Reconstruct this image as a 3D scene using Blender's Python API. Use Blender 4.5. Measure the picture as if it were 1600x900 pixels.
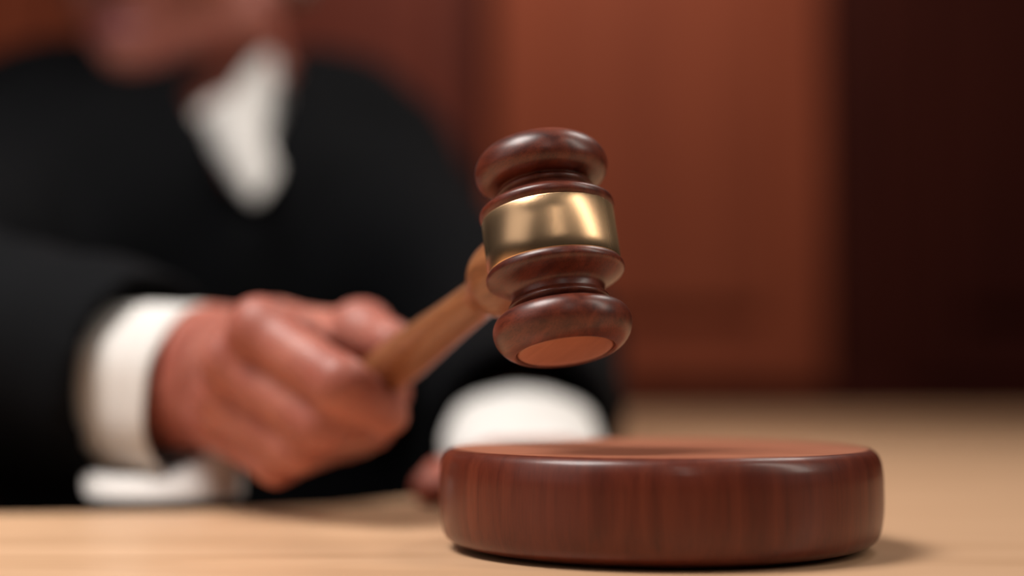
import bpy, bmesh, math
import numpy as np
from mathutils import Vector, Matrix
for o in list(bpy.data.objects): bpy.data.objects.remove(o)
S = bpy.context.scene; C = S.collection
PI = math.pi
# ---------------------------------------------------------------- camera, world, lights
FPX, CAMZ, HOR = 2414.0, 0.0496, 585.0
PITCH = math.atan((HOR-450)/FPX)
cd = bpy.data.cameras.new('camera'); cam = bpy.data.objects.new('camera', cd); C.objects.link(cam)
cam.location = (0, 0, CAMZ); cam.rotation_euler = (PI/2+PITCH, 0, 0)
cd.sensor_width = 36; cd.lens = 36*FPX/1600; cd.clip_start = .01
cd.dof.use_dof = True; cd.dof.focus_distance = .406; cd.dof.aperture_fstop = 2.85
S.camera = cam
S.view_settings.view_transform = 'Standard'; S.view_settings.look = 'None'
S.view_settings.gamma = 1; S.view_settings.use_curve_mapping = False
S.view_settings.exposure = 0.0
w = bpy.data.worlds.new('world'); S.world = w; w.use_nodes = True
w.node_tree.nodes['Background'].inputs[0].default_value = (.95, .9, .88, 1)
w.node_tree.nodes['Background'].inputs[1].default_value = .025
def area(name, loc, target, size, power, col=(1, .95, .9), sy=None, spread=PI):
    l = bpy.data.lights.new(name, 'AREA'); l.energy = power; l.color = col
    l.shape = 'RECTANGLE'; l.size = size; l.size_y = sy or size; l.spread = spread
    o = bpy.data.objects.new(name, l); C.objects.link(o); o.location = loc
    o.rotation_euler = (Vector(target)-Vector(loc)).to_track_quat('-Z', 'Y').to_euler()
    return o
area('ceiling_lamp', (-.48, .36, .98), (-.18, .54, 0), .46, 4.0, (1, .95, .91), spread=math.radians(85))
area('right_lamp', (1.15, .10, .94), (.03, .42, .08), .22, 7.6, (1, .92, .82), 1.1)
area('left_fill', (-1.6, -.35, .9), (-.05, .5, .08), 1.4, 4.5, (1, .95, .92), 1.2)  # unseen broad fill, added for the dim left side of the band
area('front_strip_fill', (.22, -.75, .95), (.03, .42, .15), .08, 1.5, (1, .92, .84), .9)  # unseen narrow strip, added for a streak on the brass and front fill
area('face_fill', (.60, 1.15, 1.15), (-.15, 1.02, .20), .35, 2.0, (1, .93, .87), spread=math.radians(80))  # unseen light added for the cheek, collar and left cuff
area('wall_fill', (.16, 1.72, 2.0), (.04, 2.6, .85), .5, 12.5, (1, .84, .72), spread=math.radians(100))  # unseen spot added to brighten the wall panels

def P(px, py, Y):                       # a point seen at (px, py) of 1600x900 at distance Y
    st, ct = math.sin(PITCH), math.cos(PITCH)
    d = Vector((px-800, FPX*ct-(450-py)*st, FPX*st+(450-py)*ct))
    return Vector((0, 0, CAMZ))+d*(Y/d.y)

# ---------------------------------------------------------------- materials
def mat(name, col, rough=.5, metal=0, coat=0, coat_r=.15, spec=.5, sss=0, sheen=0):
    m = bpy.data.materials.new(name); m.use_nodes = True
    b = m.node_tree.nodes['Principled BSDF']
    b.inputs['Base Color'].default_value = (*col, 1); b.inputs['Roughness'].default_value = rough
    b.inputs['Metallic'].default_value = metal; b.inputs['Coat Weight'].default_value = coat
    b.inputs['Coat Roughness'].default_value = coat_r; b.inputs['Specular IOR Level'].default_value = spec
    if sss:
        b.inputs['Subsurface Weight'].default_value = sss; b.inputs['Subsurface Scale'].default_value = .006
        b.inputs['Subsurface Radius'].default_value = (1, .35, .2)
    b.inputs['Sheen Weight'].default_value = sheen
    return m
def grain(m, c0, c1, c2=None, scale=(60, 60, 6), ns=4, detail=6, dist=.6, bump=0, lo=.3, hi=.7, pores=0, coord='Object'):
    nt = m.node_tree; N = nt.nodes; L = nt.links; b = N['Principled BSDF']
    tc = N.new('ShaderNodeTexCoord'); mp = N.new('ShaderNodeMapping'); L.new(tc.outputs[coord], mp.inputs[0])
    mp.inputs['Scale'].default_value = scale
    n = N.new('ShaderNodeTexNoise'); n.inputs['Scale'].default_value = ns; n.inputs['Detail'].default_value = detail
    n.inputs['Distortion'].default_value = dist; L.new(mp.outputs[0], n.inputs[0])
    r = N.new('ShaderNodeValToRGB'); L.new(n.outputs[0], r.inputs[0])
    e = r.color_ramp.elements; e[0].position = lo; e[0].color = (*c0, 1); e[1].position = hi; e[1].color = (*c1, 1)
    if c2: x = e.new((lo+hi)/2); x.color = (*c2, 1)
    out = r.outputs[0]
    if pores:
        n2 = N.new('ShaderNodeTexNoise'); n2.inputs['Scale'].default_value = ns*9; n2.inputs['Detail'].default_value = 3
        L.new(mp.outputs[0], n2.inputs[0])
        r2 = N.new('ShaderNodeValToRGB'); L.new(n2.outputs[0], r2.inputs[0])
        r2.color_ramp.elements[0].position = .36; r2.color_ramp.elements[1].position = .52
        v = 1-pores; r2.color_ramp.elements[0].color = (v, v, v, 1)
        mx = N.new('ShaderNodeMix'); mx.data_type = 'RGBA'; mx.blend_type = 'MULTIPLY'; mx.inputs[0].default_value = 1
        L.new(out, mx.inputs[6]); L.new(r2.outputs[0], mx.inputs[7]); out = mx.outputs[2]
    L.new(out, b.inputs['Base Color'])
    if bump:
        bp = N.new('ShaderNodeBump'); bp.inputs['Strength'].default_value = bump; bp.inputs['Distance'].default_value = .0005
        L.new(n.outputs[0], bp.inputs['Height']); L.new(bp.outputs[0], b.inputs['Normal'])
    return m
M_head = grain(mat('gavel_wood', (.15, .05, .03), .40, coat=.32, coat_r=.30, spec=.4), (.058, .0080, .0034), (.175, .034, .0150), scale=(9, 60, 60), ns=5, lo=.3, hi=.72, pores=.35, dist=.3)
M_face_lit = grain(mat('lit_face_wood', (.3, .12, .07), .38), (.33, .115, .062), (.42, .16, .09), scale=(8, 40, 40), ns=5)  # paler wood: light on the gavel ends and block top painted in
M_hand = grain(mat('gavel_handle_wood', (.3, .12, .06), .34, coat=.3, coat_r=.2), (.20, .070, .026), (.34, .135, .055), scale=(60, 60, 6), ns=4, pores=.2)
M_block = grain(mat('block_wood', (.16, .05, .03), .42, coat=.30, coat_r=.20, spec=.3), (.080, .0115, .0042), (.140, .026, .0105), (.108, .0175, .0068), scale=(55, 55, 3.0), ns=3.0, detail=9, dist=.8, lo=.3, hi=.72, pores=.14)
M_table = grain(mat('table_wood', (.6, .36, .21), .38, spec=.4), (.56, .335, .19), (.66, .41, .245), scale=(2, 14, 14), ns=3, lo=.3, hi=.7)
M_desk = grain(mat('desk_wood', (.2, .09, .05), .4), (.13, .05, .025), (.22, .09, .05), scale=(20, 20, 2), ns=3)
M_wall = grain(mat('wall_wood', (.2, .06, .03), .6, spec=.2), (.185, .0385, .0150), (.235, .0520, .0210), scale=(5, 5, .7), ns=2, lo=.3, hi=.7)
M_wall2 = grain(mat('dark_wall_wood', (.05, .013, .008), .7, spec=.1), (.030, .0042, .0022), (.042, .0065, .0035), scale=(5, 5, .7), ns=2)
M_wall3 = grain(mat('red_wall_wood', (.09, .026, .014), .6, spec=.2), (.095, .0165, .0085), (.120, .0225, .0115), scale=(5, 5, .7), ns=2)
M_trim = mat('trim_wood', (.035, .009, .006), .5)
M_floor = grain(mat('floor_wood', (.1, .05, .03), .5), (.08, .035, .02), (.13, .06, .035), scale=(3, .4, 1), ns=5)
M_skin = grain(mat('skin', (.5, .2, .15), .48, sss=.12, spec=.4), (.26, .060, .040), (.48, .178, .128), scale=(1, 1, 1), ns=30, detail=3, lo=.3, hi=.7)
M_lip = mat('lip', (.36, .10, .10), .42, sss=.1)
M_robe = mat('robe_cloth', (.0020, .0023, .0031), .85, spec=.09)
M_white = grain(mat('white_cotton', (.75, .73, .70), .85, spec=.2), (.62, .59, .56), (.69, .67, .64), scale=(1, 1, 1), ns=25)
M_gray = grain(mat('hair', (.3, .28, .26), .6), (.22, .20, .18), (.42, .40, .38), scale=(20, 20, 3), ns=8)
M_eye = mat('eye_white', (.8, .77, .74), .2); M_iris = mat('iris', (.08, .05, .03), .2)
# brushed brass
M_brass = mat('brushed_brass', (.82, .52, .29), .24, metal=1)
_n = M_brass.node_tree; _b = _n.nodes['Principled BSDF']
_b.inputs['Anisotropic'].default_value = .85
_t = _n.nodes.new('ShaderNodeTangent'); _t.direction_type = 'RADIAL'; _t.axis = 'Z'; _n.links.new(_t.outputs[0], _b.inputs['Tangent'])
tc = _n.nodes.new('ShaderNodeTexCoord'); mp = _n.nodes.new('ShaderNodeMapping'); mp.inputs['Scale'].default_value = (260, 260, 4)
nz = _n.nodes.new('ShaderNodeTexNoise'); nz.inputs['Scale'].default_value = 1; nz.inputs['Detail'].default_value = 4
mr = _n.nodes.new('ShaderNodeMapRange'); mr.inputs[3].default_value = .235; mr.inputs[4].default_value = .295
_n.links.new(tc.outputs['Object'], mp.inputs[0]); _n.links.new(mp.outputs[0], nz.inputs[0])
_n.links.new(nz.outputs[0], mr.inputs[0]); _n.links.new(mr.outputs[0], _b.inputs['Roughness'])

# ---------------------------------------------------------------- helpers
def link(name, me, m, parent=None, smooth=True):
    o = bpy.data.objects.new(name, me); C.objects.link(o)
    for mm in (m if isinstance(m, (list, tuple)) else [m]): me.materials.append(mm)
    if smooth: me.polygons.foreach_set('use_smooth', [True]*len(me.polygons))
    if parent: o.parent = parent
    return o
def obj(name, bm, m, parent=None, smooth=True):
    me = bpy.data.meshes.new(name); bm.normal_update(); bm.to_mesh(me); bm.free()
    return link(name, me, m, parent, smooth)
def thing(name, label, cat, loc=(0, 0, 0)):
    o = bpy.data.objects.new(name, None); C.objects.link(o); o.location = loc
    o['label'] = label; o['category'] = cat; o.empty_display_size = .05; return o
def box(bm, x0, x1, y0, y1, z0, z1, bev=0):
    r = bmesh.ops.create_cube(bm, size=1)
    for v in r['verts']: v.co = Vector(((x0+x1)/2+v.co.x*(x1-x0), (y0+y1)/2+v.co.y*(y1-y0), (z0+z1)/2+v.co.z*(z1-z0)))
    if bev:
        es = list({e for v in r['verts'] for e in v.link_edges})
        bmesh.ops.bevel(bm, geom=es, offset=bev, segments=3, affect='EDGES', profile=.5)
def lathe(prof, seg=128, mtx=None, sx=1, sy=1, closed=False):
    """profile (r, z) turned round z"""
    bm = bmesh.new(); rings = []
    for r, z in prof:
        if r < 1e-6: rings.append([bm.verts.new((0, 0, z))])
        else: rings.append([bm.verts.new((sx*r*math.cos(2*PI*i/seg), sy*r*math.sin(2*PI*i/seg), z)) for i in range(seg)])
    pairs = list(zip(rings, rings[1:]))
    if closed: pairs.append((rings[-1], rings[0]))
    for a, b in pairs:
        for i in range(seg):
            j = (i+1) % seg
            q = [a[i % len(a)], a[j % len(a)], b[j % len(b)], b[i % len(b)]]
            q = list(dict.fromkeys(q))
            if len(q) > 2: bm.faces.new(q)
    bmesh.ops.recalc_face_normals(bm, faces=bm.faces)
    if mtx is not None: bmesh.ops.transform(bm, matrix=mtx, verts=bm.verts)
    return bm
def smooth_prof(pts, n=6):
    """Catmull-Rom through (r,z) points"""
    pts = [Vector(p) for p in pts]; out = []
    for i in range(len(pts)-1):
        p0 = pts[max(i-1, 0)]; p1 = pts[i]; p2 = pts[i+1]; p3 = pts[min(i+2, len(pts)-1)]
        for k in range(n):
            t = k/n
            out.append(.5*((2*p1)+(p2-p0)*t+(2*p0-5*p1+4*p2-p3)*t*t+(3*p1-p0-3*p2+p3)*t**3))
    out.append(pts[-1]); return [(max(v[0], 0), v[1]) for v in out]
def frame(z, x=(1, 0, 0), loc=(0, 0, 0)):
    z = Vector(z).normalized(); x = Vector(x); x = (x-z*x.dot(z)).normalized(); y = z.cross(x)
    m = Matrix((x, y, z)).transposed().to_4x4(); m.translation = Vector(loc); return m

# ---------------------------------------------------------------- implicit surfaces (for body and cloth)
class Cone:                              # tapered capsule, optional flattening along an axis
    def __init__(s, a, b, ra, rb, k=.004, flat=None, f=1):
        s.a = np.array(a, float); s.b = np.array(b, float); s.ra, s.rb, s.k = ra, rb, k
        s.fl = None if flat is None else np.array(Vector(flat).normalized()); s.f = f
        s.c = (s.a+s.b)/2; s.R = np.linalg.norm(s.a-s.b)/2+max(ra, rb)*max(1, 1/f if f else 1)
    def __call__(s, p):
        ab = s.b-s.a; q = p-s.a; t = np.clip(q@ab/(ab@ab+1e-12), 0, 1)
        v = q-t[:, None]*ab
        if s.fl is not None: v = v+(v@s.fl)[:, None]*s.fl*(1/s.f-1)
        return np.sqrt((v*v).sum(1))-(s.ra+(s.rb-s.ra)*t)
class Ell:
    def __init__(s, c, r, M=None, k=.004):
        s.c = np.array(c, float); s.r = np.array(r, float); s.M = None if M is None else np.array(M)[:3, :3]
        s.k = k; s.R = max(r)
    def __call__(s, p):
        q = p-s.c
        if s.M is not None: q = q@s.M
        k0 = np.sqrt(((q/s.r)**2).sum(1)); k1 = np.sqrt(((q/s.r**2)**2).sum(1))+1e-9
        return k0*(k0-1)/k1
def smin(a, b, k):
    h = np.maximum(k-np.abs(a-b), 0)/k
    return np.minimum(a, b)-h*h*k*.25
def union(prims, p, d=None):
    if len(p) == 0: return np.zeros(0)
    c = (p.min(0)+p.max(0))/2; rad = np.linalg.norm(p.max(0)-p.min(0))/2
    bd = [np.linalg.norm(c-q.c)-q.R for q in prims]; best = min(bd) if bd else 0
    lim = max(best, 0)+2*rad+.03
    if d is None: d = np.full(len(p), 1.0)
    for q, b in zip(prims, bd):
        if b < lim: d = smin(d, q(p), q.k)
    return d
def mesh_sdf(f, lo, hi, h, name, B=12):
    lo = np.array(lo, float); n = (np.ceil((np.array(hi)-lo)/h/B).astype(int))
    D = np.full(n*B, 1.0, np.float32); g = (np.stack(np.meshgrid(*[np.arange(B)]*3, indexing='ij'), -1).reshape(-1, 3))*h
    cs = np.stack(np.meshgrid(*[np.arange(m) for m in n], indexing='ij'), -1).reshape(-1, 3)
    cen = lo+(cs+.5)*B*h
    for i in range(len(cs)):
        v = f(cen[i:i+1])[0]; sl = tuple(slice(a*B, a*B+B) for a in cs[i])
        if abs(v) > B*h*1.35: D[sl] = v
        else: D[sl] = f(lo+cs[i]*B*h+g).reshape(B, B, B)
    In = D < 0
    c = np.zeros(tuple(np.array(D.shape)-1), np.uint8)
    sh = D.shape
    for dx in (0, 1):
        for dy in (0, 1):
            for dz in (0, 1): c += In[dx:sh[0]-1+dx, dy:sh[1]-1+dy, dz:sh[2]-1+dz]
    act = np.argwhere((c > 0) & (c < 8)); ids = np.full(c.shape, -1, np.int32)
    ids[tuple(act.T)] = np.arange(len(act))
    acc = np.zeros((len(act), 3)); cnt = np.zeros(len(act))
    corners = [(0, 0, 0), (1, 0, 0), (0, 1, 0), (1, 1, 0), (0, 0, 1), (1, 0, 1), (0, 1, 1), (1, 1, 1)]
    vals = [D[tuple((act+np.array(k)).T)] for k in corners]
    for a in range(8):
        for b in range(a+1, 8):
            if sum(abs(np.array(corners[a])-corners[b])) != 1: continue
            m = (vals[a] < 0) != (vals[b] < 0)
            t = np.where(m, vals[a]/(vals[a]-vals[b]+1e-20), 0)
            pt = np.array(corners[a])+t[:, None]*(np.array(corners[b])-np.array(corners[a]))
            acc += pt*m[:, None]; cnt += m
    V = lo+(act+acc/cnt[:, None])*h
    F = []
    for ax in range(3):
        o1, o2 = [(1, 2), (2, 0), (0, 1)][ax]
        s0 = [slice(None)]*3; s1 = [slice(None)]*3; s0[ax] = slice(0, -1); s1[ax] = slice(1, None)
        A = In[tuple(s0)]; Bm = In[tuple(s1)]
        e = np.argwhere(A != Bm); e = e[(e[:, o1] > 0) & (e[:, o2] > 0) & (e[:, o1] < c.shape[o1]) & (e[:, o2] < c.shape[o2])]
        fl = A[tuple(e.T)]
        def gi(a, b):
            q = e.copy(); q[:, o1] -= a; q[:, o2] -= b; return ids[tuple(q.T)]
        q = np.stack([gi(1, 1), gi(0, 1), gi(0, 0), gi(1, 0)], 1)
        q[~fl] = q[~fl][:, ::-1]; F.append(q)
    F = np.concatenate(F); F = F[(F >= 0).all(1)]
    me = bpy.data.meshes.new(name)
    me.vertices.add(len(V)); me.vertices.foreach_set('co', V.astype(np.float32).ravel())
    me.loops.add(len(F)*4); me.loops.foreach_set('vertex_index', F.astype(np.int32).ravel())
    me.polygons.add(len(F)); me.polygons.foreach_set('loop_start', np.arange(0, len(F)*4, 4, dtype=np.int32))
    me.update(calc_edges=True); me.validate(); return me

# ---------------------------------------------------------------- the setting
FL = -.75; WY = 2.60
def struct(name, bm, m, label=None, smooth=False):
    o = obj(name, bm, m, None, smooth); o['kind'] = 'structure'
    if label: o['label'] = label
    return o
bm = bmesh.new(); box(bm, -3.2, 3.2, -1.2, WY+.1, FL-.1, FL); struct('floor', bm, M_floor)
WX = lambda px: (px-800)*WY/FPX
WZ = lambda py: P(800, py, WY).z
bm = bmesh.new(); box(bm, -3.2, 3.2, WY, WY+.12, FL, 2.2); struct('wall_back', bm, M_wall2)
def panel(x0, x1, z0, z1, name, m, raised=.012):
    """framed wood panel: stiles and rails around a sunk field with a bevelled edge"""
    bm = bmesh.new(); st = .055
    box(bm, x0, x0+st, WY-.035, WY, z0, z1, .004); box(bm, x1-st, x1, WY-.035, WY, z0, z1, .004)
    box(bm, x0+st, x1-st, WY-.035, WY, z1-st, z1, .004); box(bm, x0+st, x1-st, WY-.035, WY, z0, z0+st+.02, .004)
    box(bm, x0+st, x1-st, WY-.015, WY, z0+st+.02, z1-st); box(bm, x0+st+.05, x1-st-.05, WY-.028, WY-.010, z0+st+.07, z1-st-.05, .008)
    return struct(name, bm, m)
zb = WZ(603)
panel(WX(770), WX(1286), zb, 2.1, 'trim_1', M_wall)
panel(WX(150), WX(738), zb, 2.1, 'trim_2', M_wall3)
panel(WX(-640), WX(136), zb, 2.1, 'trim_3', M_wall)
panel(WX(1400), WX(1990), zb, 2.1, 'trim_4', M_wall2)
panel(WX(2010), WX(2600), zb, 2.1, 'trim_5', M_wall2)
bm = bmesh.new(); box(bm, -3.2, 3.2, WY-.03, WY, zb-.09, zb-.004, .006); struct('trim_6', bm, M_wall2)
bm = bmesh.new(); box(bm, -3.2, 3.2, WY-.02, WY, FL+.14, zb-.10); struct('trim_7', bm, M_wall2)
bm = bmesh.new(); box(bm, -3.2, 3.2, WY-.035, WY, FL, FL+.13, .006); struct('baseboard_back', bm, M_trim)

# ---------------------------------------------------------------- the desk: pale top with a bay where the judge sits
FARY = 1.95
bay = [(-1.5, .40), (-.60, .500), (-.30, .543), (-.19, .556), (-.12, .567), (-.07, .590), (-.03, .640), (-.005, .70), (.005, .80), (.02, .95), (.06, 1.15), (.09, 1.40), (.10, 1.70), (.11, FARY)]
outline = [(-1.5, -.40), (1.6, -.40), (1.6, FARY)]+[(x, y) for x, y in reversed(bay)]
def slab(outl, z0, z1, bev):
    bm = bmesh.new(); vs = [bm.verts.new((x, y, z1)) for x, y in outl]; f = bm.faces.new(vs)
    if f.normal.z < 0: f.normal_flip()
    r = bmesh.ops.extrude_face_region(bm, geom=[f]); nv = [v for v in r['geom'] if isinstance(v, bmesh.types.BMVert)]
    for v in nv: v.co.z = z0
    bmesh.ops.recalc_face_normals(bm, faces=bm.faces)
    if bev: bmesh.ops.bevel(bm, geom=[e for e in bm.edges if abs(e.verts[0].co.z-z1) < 1e-6 and abs(e.verts[1].co.z-z1) < 1e-6], offset=bev, segments=3, affect='EDGES')
    return bm
desk = thing('courtroom_desk', 'pale beige wooden courtroom desk with a curved bay where the judge sits', 'desk', (0, .4, FL))
def inv(o, root): o.matrix_parent_inverse = Matrix.Translation(-root.location); return o
inv(obj('desk_top', slab(outline, -.03, 0, .003), M_table, desk, False), desk)
inset = [(-1.42, -.32), (1.52, -.32), (1.52, FARY-.08)]+[(x+.04, y-.05) for x, y in reversed(bay[1:])]+[(-1.42, .36)]
inv(obj('desk_base', slab(inset, FL, -.03, 0), M_desk, desk, False), desk)

# ---------------------------------------------------------------- sounding block
BD, BR, BT = .45, .0635, .0284
BX = .0425
prof = [(0, .0004), (.0500, .0004), (.0508, .0), (.0530, .0), (.0536, .0008), (.0575, .0011), (.0603, .0022), (.0618, .0036), (.0628, .0062), (BR, .0115), (BR, .0196), (.0632, .0231), (.0627, .0253), (.0618, .0270), (.0604, .0281), (.0594, .0283)]
bm = lathe(smooth_prof(prof, 6), 192)
blk = obj('sounding_block', bm, M_block); blk.location = (BX, BD, 0.0002)
lid = obj('block_top_lit', lathe([(.0594, .0283), (.0590, BT), (.0570, BT+.0001), (.03, BT+.0001), (0, BT+.0001)], 160), M_face_lit, blk); lid['label'] = 'block top, painted paler for the light it catches'  # disc carries the brightness of the lit top in its colour
blk['label'] = 'round reddish brown wooden sounding block resting on the desk under the gavel'; blk['category'] = 'sounding block'

# ---------------------------------------------------------------- gavel
TILT, PHI = math.radians(7.1), math.radians(15.5)
A = Vector((math.sin(TILT)*math.cos(PHI), -math.sin(PHI), -math.cos(TILT)*math.cos(PHI))).normalized()   # axis of the head, downwards
HC = P(862, 388, .42)
KZ = .655
hx = -1.0; hy = (A.x*hx-A.z*KZ)/(-A.y) if False else (A.x*hx+A.z*(-KZ))/(-A.y)
HD = Vector((hx, hy, -KZ)).normalized()      # handle, away from the head
HD = (HD-A*HD.dot(A)).normalized()
gav = thing('gavel', 'brown turned wooden gavel with a brass band, held over the sounding block', 'gavel', HC)
def end_prof(fo):                        # from the band outwards; fo = where the flange starts
    p = [(.0176, fo-.004), (.0176, fo-.0006), (.0182, fo-.0001), (.0188, fo+.0008), (.0189, fo+.0018), (.0184, fo+.0027), (.0170, fo+.0036), (.0152, fo+.0045), (.0136, fo+.0055), (.0128, fo+.0066)]
    p += [(.0127, .0146), (.0131, .0151), (.0137, .0158), (.0138, .0165), (.0131, .0172), (.0125, .0176), (.0127, .0180), (.0145, .0182), (.0164, .0188), (.0179, .0201), (.0187, .0220), (.0187, .0240), (.0180, .0261), (.0166, .0280), (.0149, .0293), (.0138, .0298), (.0134, .0295), (.0132, .0290)]
    return p
top = smooth_prof(end_prof(.0063), 4)
bot = smooth_prof([(r*.985, -z) for r, z in end_prof(.0092)], 4)
prof = [(0, -.0290)]+list(reversed(bot))+top+[(0, .0290)]
frm = frame(A, HD)
R3 = frm.to_3x3().to_4x4()
def gpart(name, bm, m, parent=gav):
    o = obj(name, bm, m, parent); return o
o = gpart('gavel_head', lathe(prof, 160), M_head); o.rotation_euler = R3.to_euler()
o = gpart('brass_band', lathe([(.0170, -.0090), (.01805, -.0090), (.01822, -.0087), (.01822, .0059), (.01805, .0062), (.0170, .0062)], 160, closed=True), M_brass); o['label'] = 'brushed brass band'
o.rotation_euler = R3.to_euler()
m_ = o.modifiers.new('b', 'EDGE_SPLIT'); m_.split_angle = math.radians(40)
for sg in (1, -1):
    pr = [(0, .0304), (.006, .03035), (.0105, .0301), (.0122, .0297), (.0129, .0292), (.0129, .0286), (0, .0286)]
    o = gpart('striking_face', lathe([(r, z*sg) for r, z in pr], 128), M_face_lit); o.rotation_euler = R3.to_euler()
    o['label'] = 'smooth striking face, painted paler for light off the desk'  # same wood as the head; desk bounce painted in as paler colour
hp = [(0, .0160), (.0108, .0160), (.0114, .0200), (.0118, .0240), (.0117, .0280), (.0108, .0318), (.0092, .0352), (.0076, .0382), (.0067, .0415), (.0063, .0450), (.0063, .052), (.0066, .065), (.0073, .083), (.0080, .100), (.0082, .112), (.0076, .128), (.0068, .145), (.0066, .168), (.0074, .176), (.0074, .182), (.0060, .188), (.003, .190), (0, .1905)]
hb = lathe(smooth_prof(hp[1:-1], 5), 96)
o = gpart('handle', hb, M_hand); o.rotation_euler = frame(HD, A).to_euler(); o.location = A*-.0014

# ---------------------------------------------------------------- the judge
judge = thing('person', 'person in a black robe with white shirt collar and cuffs, gripping the gavel', 'person', (-.22, 1.16, FL))
def V3(v): return np.array(v, float)
HX = HC-A*.0014
def axis_at(t): return HX+HD*t
# frame round the handle: e1 towards the camera, e2 completing it
e1 = Vector((0, -1, 0)); e1 = (e1-HD*e1.dot(HD)).normalized(); e2 = HD.cross(e1).normalized()
fingers = []; palm = []
def closest_t(p): return (Vector(p)-HX).dot(HD)
# right hand: knuckles and middle joints
mcp = [P(408, 516, .527), P(364, 568, .538), P(352, 626, .550), P(338, 667, .562)]
pip = [P(531, 599, .502), P(504, 661, .513), P(466, 699, .527), P(432, 724, .540)]
rad = [(.0100, .0090, .0080, .0072), (.0098, .0089, .0080, .0072), (.0092, .0084, .0076, .0068), (.0083, .0075, .0068, .0062)]
HR = .0092
for i in range(4):
    r = rad[i]; t = closest_t(pip[i]); c = axis_at(t); v = pip[i]-c; v = v-HD*v.dot(HD)
    ang0 = math.atan2(v.dot(e2), v.dot(e1)); sgn = 1; HR = .0092
    def around(ang, rho): return c+(e1*math.cos(ang)+e2*math.sin(ang))*rho
    # go round the handle on the side away from the knuckle
    mv = mcp[i]-c; angm = math.atan2(mv.dot(e2), mv.dot(e1))
    dlt = (ang0-angm+PI) % (2*PI)-PI; sgn = 1 if dlt > 0 else -1
    pp = around(ang0, max(v.length, HR+r[1]-.0005)); pip[i] = pp
    if i == 0:                            # forefinger lies across the handle, its tip pressed on the near side
        d0 = c+HD*.003+(e1*math.cos(-.12)+e2*math.sin(-.12))*.0170; t0 = c+HD*.010+(e1*math.cos(-1.02)+e2*math.sin(-1.02))*.0150
        fingers.append([Cone(mcp[i], pp, r[0], r[1], .002), Cone(pp, d0, r[1], r[2], .004), Cone(d0, t0, r[2], r[3], .004), Ell(mcp[i]+Vector((-.0006, -.0015, .0012)), (r[0]*1.06,)*3, k=.004)])
        continue
    HR = .0042; c = c+HD*(.019, .011, .005)[i-1]
    dip = around(ang0+sgn*1.2, HR+r[2]); tip = around(ang0+sgn*2.6, HR+r[3]+.0005)
    tip2 = around(ang0+sgn*3.0, HR+r[3])
    fingers.append([Cone(mcp[i], pp, r[0], r[1], .002), Cone(pp, dip, r[1], r[2], .004), Cone(dip, tip, r[2], r[3], .004), Cone(tip, tip2, r[3], r[3]*.93, .004),
                    Ell(mcp[i]+Vector((-.0012, -.0022, .0014)), (r[0]*1.06,)*3, k=.003)])
wr = P(268, 602, .612); el = Vector((-.345, .745, .058))
wdir = (wr-el).normalized()
cmc = [P(318, 563, .600), P(300, 580, .604), P(291, 606, .608), P(288, 630, .612)]
for i in range(4): palm.append(Cone(cmc[i], mcp[i], (.0150, .0142, .0132, .0118)[i], rad[i][0]*.76, .009))
# palm mass behind the fingers and the heel of the hand
pc = [axis_at(closest_t(pip[i])) for i in range(4)]
for i in range(4):
    back = (mcp[i]-pc[i]); palm.append(Cone(cmc[i]*.45+mcp[i]*.55+Vector((.016, .012, -.002)), mcp[i]+Vector((.010, .014, -.002)), .0135, .0095, .012))
palm.append(Cone(P(330, 553, .605), P(430, 538, .582), .0165, .0150, .014))
tm, ti, tt = P(490, 536, .570), P(565, 520, .550), P(612, 536, .534)
thumb = [Cone(P(400, 543, .590), tm, .0140, .0115, .010), Cone(tm, ti, .0118, .0100, .006), Cone(ti, tt, .0100, .0082, .005), Ell(ti+Vector((0, 0, .0008)), (.0106,)*3, k=.004)]
web = [Cone(P(430, 524, .572), P(500, 544, .568), .0105, .0085, .010)]
arm = [Cone(wr+wdir*.012, wr-wdir*.03, .0225, .0225, .016, (0, -.3, 1), 1.15), Cone(wr-wdir*.03, el, .0255, .040, .02)]
bump_w = [Ell(wr+Vector((.004, -.019, -.004)), (.008,)*3, k=.012)]
# left hand resting on the desk behind the block, loosely curled
lw = Vector((.006, .700, .0125)); le = Vector((.004, .975, .052))
lk = [Vector((-.006, .640, .0098)), Vector((.009, .632, .0100)), Vector((.024, .630, .0098)), Vector((.037, .638, .0092))]
lh = []; lf = []
for i in range(4):
    k = lk[i]; r3 = .0088-.0004*i
    p2 = k+Vector((-.005-.001*(3-i), -.036, .0010)); p3 = p2+Vector((-.002, -.022, -.0020)); p4 = p3+Vector((-.001, -.016, -.0018))
    lf.append([Cone(k, p2, r3, r3*.9, .003), Cone(p2, p3, r3*.9, r3*.82, .003), Cone(p3, p4, r3*.82, r3*.72, .003)])
    lh.append(Cone(lw+Vector(((i-1.5)*.010, -.006, -.003)), k, .0110, .0088, .012))
tb = [Vector((-.004, .680, .009)), Vector((-.019, .650, .0085)), Vector((-.0275, .614, .0080)), Vector((-.0315, .584, .0072))]
lf.append([Cone(tb[0], tb[1], .0115, .0090, .006), Cone(tb[1], tb[2], .0088, .0078, .004), Cone(tb[2], tb[3], .0078, .0068, .004)])
lh.append(Cone(lw, lw-Vector((0, -.06, -.004)), .0145, .019, .01)); lh.append(Cone(lw-Vector((0, -.06, -.004)), le, .019, .038, .02))
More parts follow.
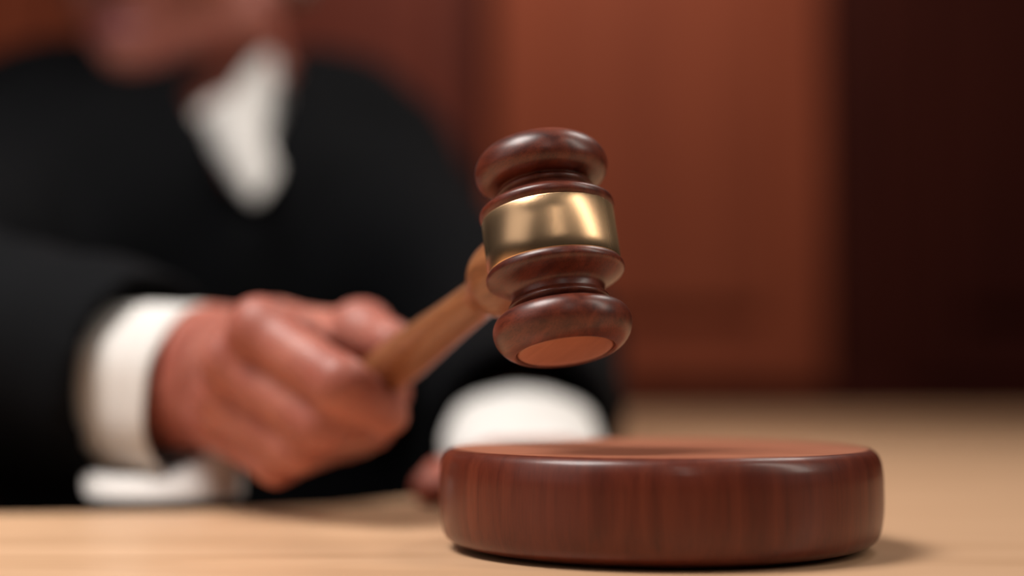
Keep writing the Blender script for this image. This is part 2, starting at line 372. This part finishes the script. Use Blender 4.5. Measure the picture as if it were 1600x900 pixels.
# shoulders, trunk, neck
RS = Vector((-.385, 1.085, .150)); LS = Vector((-.115, 1.205, .175)); NB = Vector((-.215, 1.185, .215)); 
HCEN = Vector((-.244, 1.160, .352))
trunk = [Cone(RS, el, .055, .042, .03), Cone(LS, le, .055, .042, .03), Cone(RS, LS, .058, .058, .05), Cone((-.225, 1.17, .12), (-.215, 1.24, -.16), .125, .12, .06, (.35, -.94, 0), .8),
         Cone((-.215, 1.25, -.16), (-.215, 1.27, -.24), .135, .14, .06), Cone(NB+Vector((0, .02, -.03)), HCEN+Vector((.004, .012, -.03)), .062, .056, .03)]
yaw, nod = math.radians(24), math.radians(8)
Ff = Vector((-math.sin(yaw)*math.cos(nod), -math.cos(yaw)*math.cos(nod), -math.sin(nod)))
Fl = Vector((math.cos(yaw), -math.sin(yaw), 0)); Fu = Fl.cross(-Ff).normalized()
if Fu.z < 0: Fu = -Fu
HM = np.array([list(Fl), list(Ff), list(Fu)]).T          # columns l, f, u
def HL(l, f, u): return HCEN+(Fl*l+Ff*f+Fu*u)*.001
def E(l, f, u, rl, rf, ru, k=.01): return Ell(HL(l, f, u), (rl*.001, rf*.001, ru*.001), HM, k)
head = [E(0, -8, 50, 76, 96, 82, .01), E(0, 42, 10, 60, 52, 70, .03), E(0, 48, -40, 46, 42, 40, .03), E(0, 70, -68, 23, 20, 17, .02),
        Cone(HL(50, 12, -42), HL(14, 74, -70), .020, .016, .025), Cone(HL(-50, 12, -42), HL(-14, 74, -70), .020, .016, .025),
        E(52, 6, -30, 18, 26, 34, .02), E(-52, 6, -30, 18, 26, 34, .02),
        E(42, 58, -4, 22, 22, 22, .02), E(-42, 58, -4, 22, 22, 22, .02), E(0, 76, -40, 26, 20, 20, .015),
        Cone(HL(-32, 82, 42), HL(32, 82, 42), .012, .012, .012), Cone(HL(0, 92, 36), HL(0, 112, 0), .0075, .0095, .008), E(0, 108, -4, 10, 12, 9, .006),
        E(12, 98, -7, 8, 9, 7, .005), E(-12, 98, -7, 8, 9, 7, .005),
        Cone(HL(-20, 88, -40), HL(0, 96.5, -37), .0045, .0060, .004), Cone(HL(20, 88, -40), HL(0, 96.5, -37), .0045, .0060, .004),
        Cone(HL(-18, 87, -46), HL(0, 94.5, -49), .0045, .0070, .003), Cone(HL(18, 87, -46), HL(0, 94.5, -49), .0045, .0070, .003),
        E(0, 82, -66, 15, 14, 12, .012)]
for s in (-1, 1):
    head += [Cone(HL(s*78, -8, 25), HL(s*74, 2, -14), .011, .008, .005, Fl, .45), Cone(HL(s*84, -16, 28), HL(s*78, -8, 2), .007, .006, .004), E(s*75, 2, -20, 7, 8, 9, .005)]
eyes = [E(s*32, 84, 26, 13, 9, 9, .004) for s in (-1, 1)]
def fgroup(groups, p, k):
    d = None
    for g in groups:
        x = union(g, p); d = x if d is None else smin(d, x, k)
    return d
def near(p, c, r): return np.linalg.norm((p.min(0)+p.max(0))/2-V3(c)) < r
def f_body(p):
    d = union(trunk+arm+bump_w, p)
    c = (p.min(0)+p.max(0))/2
    if np.linalg.norm(c-V3((-.08, .55, .045))) < .20:
        h = union(palm, p); h = smin(h, union(web, p), .008)
        fg = fgroup(fingers, p, .0018); h = smin(h, fg, .0045); h = smin(h, union(thumb, p), .004); d = smin(d, h, .014)
        # keep the grip clear of the handle
        t = (p-V3(HX))@V3(HD); v = (p-V3(HX))-t[:, None]*V3(HD); hd = np.sqrt((v*v).sum(1))-(.0078-np.clip((t-.112)*.06, 0, .0016))
        hd = np.maximum(hd, .10-t); d = np.maximum(d, -hd)
    if np.linalg.norm(c-V3((-.01, .78, .03))) < .26:
        h = union(lh, p); h = smin(h, fgroup(lf, p, .002), .004); d = smin(d, h, .012)
        d = np.maximum(d, np.where((p[:, 0] > -.10) & (p[:, 1] < 1.0), .0006-p[:, 2], -1))
    if np.linalg.norm(c-V3(HCEN)) < .24:
        d = smin(d, union(head, p), .012)
        e = union(eyes, p); d = -smin(-d, e, .006)
        # line of the mouth
        m = union([Cone(HL(-22, 90, -43), HL(0, 102.5, -43), .0016, .0022, .001), Cone(HL(22, 90, -43), HL(0, 102.5, -43), .0016, .0022, .001)], p)
        d = -smin(-d, m, .003)
    return d
me = mesh_sdf(f_body, (-.52, .46, -.40), (.15, 1.42, .50), .0024, 'body')
body = inv(link('body', me, [M_skin, M_lip], judge), judge)
q = body.modifiers.new('smooth', 'SMOOTH'); q.factor = .5; q.iterations = 2
co = np.empty(len(me.polygons)*3, np.float32); me.polygons.foreach_get('center', co); co = (co.reshape(-1, 3)-V3(HCEN))@HM*1000
lip = (np.abs(co[:, 0]) < 23) & (co[:, 1] > 84) & ((((co[:, 0])/23)**2+((co[:, 2]+43.5)/9.0)**2) < 1)
me.polygons.foreach_set('material_index', lip.astype(np.int32))
for s in (-1, 1):
    b_ = bmesh.new(); bmesh.ops.create_uvsphere(b_, u_segments=24, v_segments=16, radius=.0125); bmesh.ops.transform(b_, matrix=Matrix.Translation(HL(s*32, 76, 26)), verts=b_.verts)
    e_ = inv(obj('eye', b_, M_eye, judge), judge)
    b_ = bmesh.new(); bmesh.ops.create_uvsphere(b_, u_segments=24, v_segments=12, radius=.006); bmesh.ops.transform(b_, matrix=Matrix.Translation(HL(s*32, 84, 26)), verts=b_.verts)
    q = obj('iris', b_, M_iris, e_); q.matrix_parent_inverse = Matrix.Translation(-judge.location)
# hair: a cap over the cranium behind a hairline
def f_hair(p):
    d = union([E(0, -12, 54, 82, 99, 86, .01), E(0, -70, 10, 62, 34, 60, .02)], p)
    q = (p-V3(HCEN))@HM*1000
    cut = np.maximum(q[:, 1]-(18+.75*(q[:, 2]-30)), -(q[:, 2]-8-.25*q[:, 1]))*.001
    cut = np.minimum(cut, .2)
    d = np.maximum(d, cut*.8)
    d = d+.0012*np.sin(q[:, 0]*.5+q[:, 2]*.15)
    return d
me = mesh_sdf(f_hair, V3(HCEN)-np.array((.15, .16, .12)), V3(HCEN)+np.array((.15, .15, .18)), .003, 'hair')
inv(link('hair', me, M_gray, judge), judge)

# robe
sl_r = wr-wdir*.012
LD = (lw-le).normalized(); sl_l = lw-LD*.062
CH = Vector((.35, -.94, 0)).normalized()
robe_p = [Cone(RS+Vector((0, 0, .0)), el, .088, .082, .04), Cone(el, sl_r, .080, .0465, .03), Cone(LS, le+Vector((.0, .02, .005)), .074, .062, .05), Cone(le+Vector((0, .01, .005)), sl_l, .062, .049, .03),
          Cone(RS, NB, .086, .070, .05), Cone(LS, NB, .074, .068, .05), Cone((-.225, 1.17, .12), (-.215, 1.24, -.16), .17, .18, .06, CH, .8),
          Cone((-.215, 1.25, -.16), (-.215, 1.27, FL+.16), .19, .22, .08), Cone(NB+Vector((-.12, -.06, .02)), NB+Vector((.085, .02, .02)), .060, .060, .04)]
def cyl(p, a, d, r0, r1, L):
    q = p-V3(a); t = q@V3(d); v = q-t[:, None]*V3(d)
    return np.maximum(np.sqrt((v*v).sum(1))-(r0+(r1-r0)*np.clip(t/L, 0, 1)), np.maximum(-t, t-L))
Vt = P(392, 322, 1.055)                                 # bottom of the neck opening
def f_robe(p):
    d = union(robe_p, p)
    # folds
    x, y, z = p.T
    d = d+.004*np.sin(38*x+14*z+6*np.sin(9*z+3*y))*np.clip((1.35-y)*2, 0, 1)*np.clip((y-.70)*4, .2, 1)+.0015*np.sin(90*x-35*z+8*np.sin(14*y))
    # keep off the desk
    d = np.maximum(d, np.where((y < 1.0) | (x > -.03), -(z-.0008), -1)*1.0)
    # sleeve openings: cut square and hollow
    t = (p-V3(sl_r))@V3(wdir); near_r = (x < -.05) & (y < .85)
    d = np.where(near_r, np.maximum(d, t-.004), d)
    if p[:, 1].min() < .9:
        d = np.maximum(d, -cyl(p, sl_r-wdir*.05, wdir, .038, .0395, .06))
        d = np.maximum(d, -cyl(p, sl_l-LD*.05, LD, .037, .0405, .06))
        t = (p-V3(sl_l))@V3(LD); nl = (x > -.09) & (y < .90)
        d = np.where(nl, np.maximum(d, t-.004), d)
    # neck and V opening
    if p[:, 2].max() > .12:
        d = -smin(-d, union([Cone(NB+Vector((0, .0, .01)), HCEN, .062, .085, .01)], p), .008)
        a = V3(P(385, 130, 1.13)); b = V3(Vt)
        d = -smin(-d, union([Cone(a, b, .036, .010, .01), Cone(a+V3((.01, -.07, .0)), b+V3((0, -.07, 0)), .044, .016, .01), Cone(P(300, 165, 1.10), P(385, 290, 1.06), .022, .012, .01), Cone(P(300, 160, 1.02), P(385, 290, 1.0), .026, .014, .01)], p), .006)
    return d
me = mesh_sdf(f_robe, (-.56, .52, FL+.0), (.18, 1.55, .36), .0042, 'robe')
rb = inv(link('robe', me, M_robe, judge), judge)
q = rb.modifiers.new('smooth', 'SMOOTH'); q.factor = .5; q.iterations = 8
# shirt front with collar
def f_shirt(p):
    d = union([Cone((-.212, 1.155, .12), NB+Vector((.012, .0, .015)), .098, .066, .03), Cone((-.225, 1.17, .10), (-.22, 1.2, .0), .12, .12, .04, CH, .75)], p)
    d = smin(d, union([Cone(NB+Vector((.004, .010, -.01)), NB+Vector((.002, -.002, .062)), .072, .062, .01)], p), .01)
    q = p-V3(NB); cut = (q[:, 2]-.048-.35*(q[:, 0])-.45*q[:, 1])
    return np.maximum(d, cut*.8)
me = mesh_sdf(f_shirt, (-.36, 1.0, -.05), (-.06, 1.32, .34), .004, 'shirt')
sh = inv(link('shirt', me, M_white, judge), judge)
def cloth(name, grid, m, parent, th=.0012):
    """grid of points -> thick smooth cloth"""
    bm = bmesh.new(); R = [[bm.verts.new(p) for p in row] for row in grid]
    for a, b in zip(R, R[1:]):
        for i in range(len(a)-1): bm.faces.new((a[i], a[i+1], b[i+1], b[i]))
    o = inv(obj(name, bm, m, parent), judge)
    s = o.modifiers.new('s', 'SUBSURF'); s.levels = s.render_levels = 2
    q = o.modifiers.new('t', 'SOLIDIFY'); q.thickness = th; q.offset = 0
    return o
# two collar leaves
cloth('collar_leaf', [[P(424, 70, 1.16), P(434, 150, 1.13), P(436, 210, 1.10), P(432, 270, 1.06)], [P(402, 92, 1.13), P(398, 160, 1.10), P(402, 225, 1.065), P(412, 300, 1.03)], [P(378, 120, 1.10), P(355, 165, 1.07), P(365, 225, 1.035), P(398, 320, 1.015)], [P(360, 165, 1.10), P(318, 192, 1.07), P(338, 238, 1.05), P(386, 304, 1.03)]], M_white, judge, .003)
cloth('collar_leaf', [[P(370, 150, 1.095), P(335, 185, 1.08), P(295, 205, 1.07)], [P(330, 150, 1.09), P(300, 172, 1.075), P(272, 186, 1.066)], [P(320, 200, 1.085), P(300, 212, 1.07), P(280, 218, 1.062)]], M_white, judge, .003)

# shirt cuffs
def cuff(name, c, d, prof, sx, sy, up=(0, 0, 1), rot=0):
    bm = lathe(prof, 96, None, sx, sy, closed=True)
    o = inv(obj(name, bm, M_white, judge), judge)
    me = o.data; M = frame(d, up, c)
    for v in me.vertices:
        a = math.atan2(v.co.y, v.co.x); k = 1+.018*math.sin(3*a+v.co.z*60)+.012*math.sin(7*a)
        v.co.x *= k; v.co.y *= k
    me.transform(M); return o
cp = smooth_prof([(.0315, -.070), (.0325, -.040), (.0335, -.015), (.0345, .006), (.0348, .014), (.0354, .0165), (.0364, .0165), (.0369, .0145), (.0366, .011), (.0358, .0095), (.0364, .008), (.0368, .0), (.0372, -.012), (.0366, -.0135), (.0372, -.016), (.0368, -.040), (.0350, -.070)], 3)
cdir = (wdir+Vector((0, -.02, .0))).normalized()
cuff('shirt_cuff', wr+cdir*.005+Vector((-.003, .0, -.004)), cdir, cp, .98, .88)
cp2 = smooth_prof([(.034, -.085), (.037, -.05), (.035, -.02), (.029, .002), (.0245, .012), (.0250, .0155), (.027, .0165), (.0300, .0135), (.0335, .004), (.0375, -.010), (.0398, -.028), (.0405, -.05), (.038, -.085)], 3)
o = cuff('shirt_cuff', lw+LD*.030+Vector((-.001, 0, -.0012)), (LD+Vector((0, 0, -.10))).normalized(), cp2, .42, .90)
# white lining of the wide sleeve hanging to the desk below the cuff
pts = []
for (px, yt, yb, D) in ((134, 735, 797, .585), (160, 742, 802, .575), (205, 748, 804, .572), (255, 745, 803, .573), (300, 725, 801, .576), (335, 700, 799, .580), (362, 678, 796, .586), (378, 668, 792, .596), (376, 676, 784, .612)):
    a, b = P(px, yt, D+.012), P(px, yb, D); b.z = max(b.z, .003)
    pts.append([a, a.lerp(b, .35)+Vector((0, -.004, 0)), a.lerp(b, .7)+Vector((0, -.002, 0)), b])
cloth('sleeve_lining', pts, M_white, judge, .0015)
